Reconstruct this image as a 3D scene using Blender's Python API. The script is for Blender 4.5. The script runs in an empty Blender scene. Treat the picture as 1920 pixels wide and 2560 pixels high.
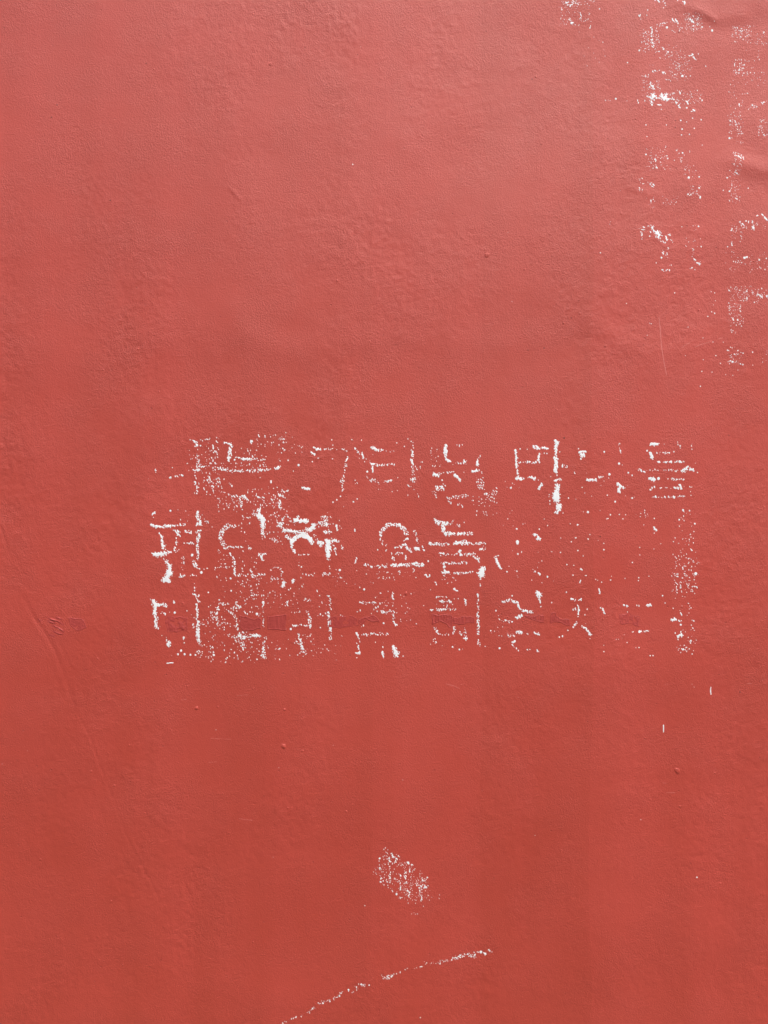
import bpy, math
import numpy as np
from mathutils import Vector

# ------------------------------------------------------------------ camera, sky, sun, exposure
S = bpy.context.scene
COL = S.collection
MM = 0.0005                     # metres on the wall for one photo pixel (1920 x 2560)
ZC = 1.45                       # height of the picture centre above the ground
DIST = 1.0
cam_d = bpy.data.cameras.new('camera')
cam = bpy.data.objects.new('camera', cam_d); COL.objects.link(cam)
cam.location = (0, -DIST, ZC); cam.rotation_euler = (math.radians(90), 0, 0)
cam_d.sensor_fit = 'VERTICAL'; cam_d.sensor_height = 24.0
cam_d.lens = 24.0 * DIST / (2560 * MM)
cam_d.clip_start = 0.02; cam_d.clip_end = 400
S.camera = cam

SUN_DIR = Vector((0.30, -0.50, 0.95)).normalized()      # towards the sun
w = bpy.data.worlds.new('World'); S.world = w; w.use_nodes = True
nt = w.node_tree; bg = nt.nodes['Background']
sky = nt.nodes.new('ShaderNodeTexSky'); sky.sky_type = 'NISHITA'; sky.sun_disc = False
sky.sun_elevation = math.asin(SUN_DIR.z); sky.sun_rotation = math.atan2(SUN_DIR.x, SUN_DIR.y)
sky.air_density = 1.0; sky.dust_density = 5.0; sky.ozone_density = 1.0
nt.links.new(sky.outputs[0], bg.inputs[0]); bg.inputs[1].default_value = 0.15
sd = bpy.data.lights.new('sun', 'SUN'); sd.energy = 0.9; sd.angle = math.radians(14); sd.color = (1, .975, .965)
so = bpy.data.objects.new('sun', sd); COL.objects.link(so); so.location = SUN_DIR * 10
so.rotation_euler = SUN_DIR.to_track_quat('Z', 'Y').to_euler()
S.view_settings.view_transform = 'Standard'; S.view_settings.look = 'None'
S.view_settings.gamma = 1; S.view_settings.use_curve_mapping = False
S.view_settings.exposure = 0.92

# ------------------------------------------------------------------ helpers
rng = np.random.default_rng(11)
def link(o, parent=None):
    COL.objects.link(o)
    if parent is not None: o.parent = parent
    return o
def mesh_obj(name, verts, faces, mat, parent=None, smooth=False):
    verts = np.asarray(verts, dtype=np.float32); faces = np.asarray(faces, dtype=np.int32)
    me = bpy.data.meshes.new(name); n = faces.shape[1]
    me.vertices.add(len(verts)); me.vertices.foreach_set('co', verts.ravel())
    me.loops.add(faces.size); me.loops.foreach_set('vertex_index', faces.ravel())
    me.polygons.add(len(faces)); me.polygons.foreach_set('loop_start', np.arange(len(faces), dtype=np.int32) * n)
    me.update(calc_edges=True)
    me.polygons.foreach_set('use_smooth', np.full(len(faces), smooth, dtype=bool))
    me.materials.append(mat)
    return link(bpy.data.objects.new(name, me), parent)
def blur(shape, sy, sx, seed):
    """gaussian-filtered white noise, unit deviation"""
    r = np.random.default_rng(seed).standard_normal(shape).astype(np.float32)
    fy = np.fft.fftfreq(shape[0])[:, None]; fx = np.fft.rfftfreq(shape[1])[None]
    g = np.exp(-2 * np.pi ** 2 * ((fy * sy) ** 2 + (fx * sx) ** 2))
    o = np.fft.irfft2(np.fft.rfft2(r) * g, shape)
    return (o / o.std()).astype(np.float32)

# ------------------------------------------------------------------ materials
def mat_wall(name, base, dark, rough=0.5, bump=1.0, fine=1.0):
    m = bpy.data.materials.new(name); m.use_nodes = True; t = m.node_tree; N = t.nodes; L = t.links
    p = N['Principled BSDF']; p.inputs['Roughness'].default_value = rough
    p.inputs['Specular IOR Level'].default_value = 0.54
    tc = N.new('ShaderNodeNewGeometry')
    def mp(sc):
        q = N.new('ShaderNodeMapping'); q.inputs['Scale'].default_value = sc; L.new(tc.outputs['Position'], q.inputs[0]); return q
    def noise(sc, scale, det=3, rou=.55):
        n = N.new('ShaderNodeTexNoise'); n.inputs['Scale'].default_value = scale; n.inputs['Detail'].default_value = det
        n.inputs['Roughness'].default_value = rou; L.new(mp(sc).outputs[0], n.inputs[0]); return n
    n1 = noise((2.2, 1, .55), 3.2, 3)          # tall roller bands
    n2 = noise((1, 1, 1), 9, 5, .6); n4 = noise((13, 1, .7), 1.6, 3, .6)
    n3 = noise((1, 1, 1), 420, 2)
    def math_(op, a, b):
        q = N.new('ShaderNodeMath'); q.operation = op
        for i, v in enumerate((a, b)):
            if isinstance(v, (int, float)): q.inputs[i].default_value = v
            else: L.new(v, q.inputs[i])
        return q.outputs[0]
    sep = N.new('ShaderNodeSeparateXYZ'); L.new(tc.outputs['Position'], sep.inputs[0])
    n5 = noise((3, 1, 1), 2.5, 2)
    lap = math_('FLOOR', math_('ADD', math_('MULTIPLY', sep.outputs[0], 7.3), math_('MULTIPLY', n5.outputs[0], .22)), 0)   # laps of the roller
    wn = N.new('ShaderNodeTexWhiteNoise'); wn.noise_dimensions = '1D'; L.new(lap, wn.inputs['W'])
    s = math_('ADD', math_('MULTIPLY', math_('SUBTRACT', wn.outputs['Value'], .5), .14), math_('MULTIPLY', n1.outputs[0], .35)); s = math_('ADD', s, math_('ADD', math_('ADD', math_('MULTIPLY', n4.outputs[0], .33), math_('MULTIPLY', n2.outputs[0], .24)), math_('MULTIPLY', n3.outputs[0], .08)))
    cr = N.new('ShaderNodeMapRange'); cr.inputs[1].default_value = .32; cr.inputs[2].default_value = .68; L.new(s, cr.inputs[0])
    mx = N.new('ShaderNodeMix'); mx.data_type = 'RGBA'
    L.new(cr.outputs[0], mx.inputs[0]); mx.inputs[6].default_value = (*dark, 1); mx.inputs[7].default_value = (*base, 1)
    # pin holes in the paint film
    v = N.new('ShaderNodeTexVoronoi'); v.inputs['Scale'].default_value = 42; L.new(mp((1, 1, 1)).outputs[0], v.inputs[0])
    hole = N.new('ShaderNodeMapRange'); hole.inputs[1].default_value = .022; hole.inputs[2].default_value = .038
    L.new(v.outputs['Distance'], hole.inputs[0])
    rr = N.new('ShaderNodeMapRange'); L.new(n2.outputs[0], rr.inputs[0]); rr.inputs[1].default_value = .3; rr.inputs[2].default_value = .7
    rr.inputs[3].default_value = rough - .05; rr.inputs[4].default_value = rough + .08; L.new(rr.outputs[0], p.inputs['Roughness'])
    L.new(mx.outputs[2], p.inputs['Base Color'])
    # roller stipple: three sizes of relief
    a1 = noise((1, 1, .9), 540, 3, .6); a2 = noise((1.0, 1, .9), 1150, 2, .6); a3 = noise((1, 1, 1), 16, 2)
    amp = N.new('ShaderNodeMapRange'); L.new(a3.outputs[0], amp.inputs[0]); amp.inputs[1].default_value = .35; amp.inputs[2].default_value = .7
    amp.inputs[3].default_value = .65; amp.inputs[4].default_value = 1.35
    h = math_('ADD', math_('MULTIPLY', a1.outputs[0], .58), math_('MULTIPLY', a2.outputs[0], .5))
    h = math_('MULTIPLY', h, amp.outputs[0])
    h = math_('ADD', h, math_('MULTIPLY', hole.outputs[0], 3.5))
    b = N.new('ShaderNodeBump'); b.inputs['Strength'].default_value = 1.0; b.inputs['Distance'].default_value = 0.00095 * bump
    L.new(h, b.inputs['Height']); L.new(b.outputs[0], p.inputs['Normal'])
    return m
RED = (0.50, 0.069, 0.048); RED_D = (0.415, 0.056, 0.034)
M_RED = mat_wall('red_masonry_paint', RED, RED_D)
M_PATCH = mat_wall('red_paint_over_filler', (0.42, .053, .043), (0.36, .044, .034), .55, .8)
M_PALE = mat_wall('scuffed_red_paint', (0.62, .20, .17), (0.5, .12, .10), .6, .5)
def mat_plain(name, col, rough=.6, noise_amt=.06, scale=300, bump=.00015):
    m = bpy.data.materials.new(name); m.use_nodes = True; t = m.node_tree; N = t.nodes; L = t.links
    p = N['Principled BSDF']; p.inputs['Roughness'].default_value = rough
    g = N.new('ShaderNodeNewGeometry'); n = N.new('ShaderNodeTexNoise'); n.inputs['Scale'].default_value = scale; n.inputs['Detail'].default_value = 4
    L.new(g.outputs['Position'], n.inputs[0])
    mx = N.new('ShaderNodeMix'); mx.data_type = 'RGBA'; L.new(n.outputs[0], mx.inputs[0])
    mx.inputs[6].default_value = (*[c * (1 - noise_amt) for c in col], 1); mx.inputs[7].default_value = (*[min(1, c * (1 + noise_amt)) for c in col], 1)
    L.new(mx.outputs[2], p.inputs['Base Color'])
    b = N.new('ShaderNodeBump'); b.inputs['Distance'].default_value = bump; L.new(n.outputs[0], b.inputs['Height']); L.new(b.outputs[0], p.inputs['Normal'])
    return m
M_WHITE = mat_plain('white_lettering_paint', (.80, .86, .86), .6, .10, 160)
M_DIRT = mat_plain('dark_grit', (.09, .03, .025), .8, .2)
M_GROUND = mat_plain('pale_concrete', (.20, .165, .13), .85, .25, 6, .004)

# ------------------------------------------------------------------ relief of the wall (photo pixel grid, height towards the viewer in mm)
STEP = 2.5; MX, MY = 150, 150
gx = np.arange(-MX, 1920 + MX + .1, STEP); gy = np.arange(-MY, 2560 + MY + .1, STEP)
nx, ny = len(gx), len(gy); GX, GY = np.meshgrid(gx, gy)
def undul(X, Y):
    """slow unevenness of the render, everywhere on the wall (mm)"""
    r = np.random.default_rng(5); h = np.zeros_like(X, dtype=np.float64)
    for k in range(26):
        wl = r.uniform(240, 1100); a = (math.pi / 2 if k % 3 else 0) + r.normal(0, .3); ph = r.uniform(0, 6.28)
        h += 0.0016 * wl * np.sin((X * math.cos(a) + Y * math.sin(a)) * 2 * math.pi / wl + ph) * r.uniform(.3, 1) * .28
    return h
H = undul(GX, GY)
fade = np.clip(np.minimum(np.minimum(GX + MX, 1920 + MX - GX), np.minimum(GY + MY, 2560 + MY - GY)) / 120, 0, 1)
rough = np.clip(1 + .5 * blur(GX.shape, 42, 24, 31) + .3 * blur(GX.shape, 14, 9, 32), .25, 2.8)
F = (.06 * blur(GX.shape, 22, 17, 1) + .034 * blur(GX.shape, 6, 5, 2)) * rough + .038 * rough * blur(GX.shape, 2.0, 1.7, 3) + .026 * rough * blur(GX.shape, .85, .85, 4)
def seg_d(X, Y, x1, y1, x2, y2):
    dx, dy = x2 - x1, y2 - y1; q = dx * dx + dy * dy + 1e-9
    t = np.clip(((X - x1) * dx + (Y - y1) * dy) / q, 0, 1)
    return np.hypot(X - x1 - t * dx, Y - y1 - t * dy)
# folds and dents seen in the photograph: (points, sigma px, height mm)
FOLDS = [
 ([(585, 770), (610, 830), (680, 870), (800, 872), (930, 850)], 26, .75), ([(600, 740), (640, 800), (740, 835)], 34, -.6),
 ([(1690, 5), (1745, 22), (1790, 45), (1850, 40)], 15, 1.0), ([(1740, 60), (1800, 72), (1880, 62), (1925, 55)], 22, -.9), ([(1800, -10), (1900, 8)], 26, .8),
 ([(1742, 26), (1762, 34), (1786, 50)], 6, .7), ([(1850, 408), (1925, 432)], 12, .7), ([(1460, 800), (1530, 842), (1580, 862)], 16, .5), ([(1700, 880), (1800, 862), (1900, 870)], 16, .3), ([(1580, 470), (1625, 485), (1660, 500)], 9, .45), ([(1690, 455), (1760, 470), (1800, 460)], 24, .6), ([(1830, 400), (1890, 420), (1930, 425)], 22, 1.0), ([(1840, 450), (1925, 470)], 20, -.7),
 ([(1850, 300), (1925, 320)], 24, .6), ([(1440, 780), (1520, 835), (1600, 880), (1700, 860), (1800, 820), (1900, 800)], 34, .8), ([(1300, 720), (1440, 740), (1560, 780)], 44, .6),
 ([(1750, 590), (1900, 560)], 34, .5), ([(980, 340), (1040, 385)], 22, .5), ([(700, 690), (860, 600), (1000, 560)], 60, .5),
 ([(150, 880), (260, 980), (330, 1080)], 50, .6), ([(90, 260), (230, 272), (400, 268)], 18, .22), ([(640, 300), (830, 350), (1100, 300)], 46, .4),
 ([(1600, 900), (1720, 990), (1900, 1010)], 50, .5), ([(1050, 850), (1250, 870), (1400, 850)], 30, .5), ([(420, 250), (470, 520), (450, 760)], 60, -.6),
 ([(1300, 1650), (1500, 1700), (1700, 1650)], 60, .4), ([(700, 1800), (900, 1900)], 80, .4), ([(60, 30), (250, 60)], 40, .4),
 ([(170, 1830), (190, 2050)], 50, .3), ([(585, 478), (592, 490), (600, 498)], 4, .5), ([(575, 470), (583, 480)], 3, .25),
]
for pts, sg, hh in FOLDS:
    x0 = min(p[0] for p in pts) - 4 * sg; x1 = max(p[0] for p in pts) + 4 * sg; y0 = min(p[1] for p in pts) - 4 * sg; y1 = max(p[1] for p in pts) + 4 * sg
    i0, i1 = np.searchsorted(gx, (x0, x1)); j0, j1 = np.searchsorted(gy, (y0, y1))
    X, Y = GX[j0:j1, i0:i1], GY[j0:j1, i0:i1]; d = np.full(X.shape, 1e9)
    for a, b_ in zip(pts[:-1], pts[1:]): d = np.minimum(d, seg_d(X, Y, *a, *b_))
    F[j0:j1, i0:i1] += hh * .68 * np.exp(-d * d / (2 * sg * sg))
# long soft gouges
def path_d(X, Y, pts):
    d = np.full(X.shape, 1e9)
    for a, b_ in zip(pts[:-1], pts[1:]): d = np.minimum(d, seg_d(X, Y, *a, *b_))
    return d
TILES = dict(O=(0, 1300, 1.755), M=(60, 1480, 5.53))
def TP(t, *n):
    ox, oy, sc = TILES[t]; return [(ox + n[i] / sc, oy + n[i + 1] / sc) for i in range(0, len(n), 2)]
GOUGES = [(TP('O', 105, 345, 150, 430, 200, 500, 240, 570, 280, 680, 320, 800, 345, 870), 4.5, .29, 'deep curved gouge running down the left of the wall'),
          (TP('O', 330, 830, 370, 905, 395, 950, 440, 1080, 500, 1240, 560, 1400, 640, 1550, 710, 1690, 760, 1800), 2.8, .19, 'long shallow gouge continuing down to the right'),
          (TP('O', 250, 515, 290, 600, 318, 660, 340, 720), 3, .30, 'short gouge beside the deep curved one'),
          (TP('O', -20, -10, 0, 30, 25, 110, 62, 232), 3.4, .30, 'short gouge at the left edge above the deep one')]
for pts, wd, dp, _l in GOUGES:
    d = path_d(GX, GY, pts); e = np.hypot(GX - pts[-1][0], GY - pts[-1][1]); e0 = np.hypot(GX - pts[0][0], GY - pts[0][1])
    k = np.clip(np.minimum(e / 60, e0 / 25), 0, 1) * (1 + .25 * blur(GX.shape, 9, 9, int(wd * 10)))
    F += k * (-dp * np.exp(-(d / wd) ** 2) + .28 * dp * np.exp(-((d - wd * 2.1) / wd) ** 2))
H += F * fade
def wall_h(px, py):
    """height (mm) of the triangulated wall sheet at photo pixels"""
    u = (np.asarray(px, float) - gx[0]) / STEP; v = (np.asarray(py, float) - gy[0]) / STEP
    i = np.clip(u.astype(int), 0, nx - 2); j = np.clip(v.astype(int), 0, ny - 2); fu, fv = u - i, v - j
    a, b_, c, d = H[j, i], H[j, i + 1], H[j + 1, i], H[j + 1, i + 1]
    return np.where(fu + fv <= 1, a + (b_ - a) * fu + (c - a) * fv, d + (c - d) * (1 - fu) + (b_ - d) * (1 - fv))
def to3(px, py, h):
    return np.stack([(np.asarray(px, float) - 960) * MM, -np.asarray(h, float) / 1000, ZC - (np.asarray(py, float) - 1280) * MM], -1)

# ------------------------------------------------------------------ wall
wall = bpy.data.objects.new('plaster_wall', None); link(wall); wall.location = (0, 0, 0)
wall['label'] = 'red painted plaster wall with worn white lettering, scratches and small lumps'; wall['category'] = 'wall'; wall['kind'] = 'thing'
ex = np.array([-6000, -5000, -4200, -3400, -2700, -2100, -1600, -1200, -900, -650, -450, -300, -220]); exr = 1920 - ex[::-1]
topy = 1280 - (3.1 - ZC) / MM; boty = 1280 + ZC / MM
ey = np.array([topy, -1700, -1400, -1100, -850, -650, -480, -340, -240]); eyb = np.array([2800, 2900, 3040, 3220, 3450, 3700, 3950, boty])
ax = np.concatenate([ex, gx, exr]); ay = np.concatenate([ey, gy, eyb])
AX, AY = np.meshgrid(ax, ay); AH = undul(AX, AY)
AH[len(ey):len(ey) + ny, len(ex):len(ex) + nx] = H
V = to3(AX, AY, AH).reshape(-1, 3); W_ = len(ax)
ii, jj = np.meshgrid(np.arange(len(ax) - 1), np.arange(len(ay) - 1)); a = (jj * W_ + ii).ravel()
T1 = np.stack([a, a + W_, a + 1], -1); T2 = np.stack([a + 1, a + W_, a + W_ + 1], -1)
mesh_obj('painted_face', V, np.concatenate([T1, T2]), M_RED, wall, True)
xa, xb, zt = (ax[0] - 960) * MM, (ax[-1] - 960) * MM, 3.1
def box(x0, x1, y0, y1, z0, z1):
    v = [(x, y, z) for x in (x0, x1) for y in (y0, y1) for z in (z0, z1)]
    f = [(0, 1, 3, 2), (4, 6, 7, 5), (0, 4, 5, 1), (2, 3, 7, 6), (0, 2, 6, 4), (1, 5, 7, 3)]
    return v, f
mesh_obj('wall_core', *box(xa, xb, .012, .26, 0, zt - .001), M_RED, wall)
cv, cf = box(xa - .02, xb + .02, -.05, .31, zt + .004, zt + .07)
mesh_obj('coping', cv, cf, mat_plain('grey_concrete_coping', (.32, .31, .29), .8, .15, 30, .002), wall)
# ground in front of the wall, out to the horizon
g = mesh_obj('ground', [(-150, -150, 0), (150, -150, 0), (150, 150, 0), (-150, 150, 0)], [(0, 1, 2, 3)], M_GROUND); g['kind'] = 'structure'

# added wall, unseen behind the viewer; cuts daylight towards the red wall's foot
ov, of_ = box(-14, 14, -3.3, -3.05, 0, 3.2)
ow = mesh_obj('added_shade_wall', ov, of_, mat_plain('grey_render', (.30, .27, .25), .85, .15, 8, .002)); ow['kind'] = 'structure'

# ------------------------------------------------------------------ worn white paint
TILES.update(A=(340, 1050, 3.19), B=(740, 1050, 3.19), C=(1240, 1050, 3.072), D=(340, 1240, 3.19), E=(840, 1240, 3.19), F=(1260, 1240, 3.19),
             L=(1400, 0, 3.19), H=(1500, 320, 3.95), I=(1500, 680, 3.95), J=(880, 2080, 6.38), K=(680, 2340, 2.86),
             P=(540, 100, 2.765), Q=(1000, 460, 2.592), R=(1160, 1600, 2.183), U=(400, 1600, 2.183), Z=(0, 0, 1.0))
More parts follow.
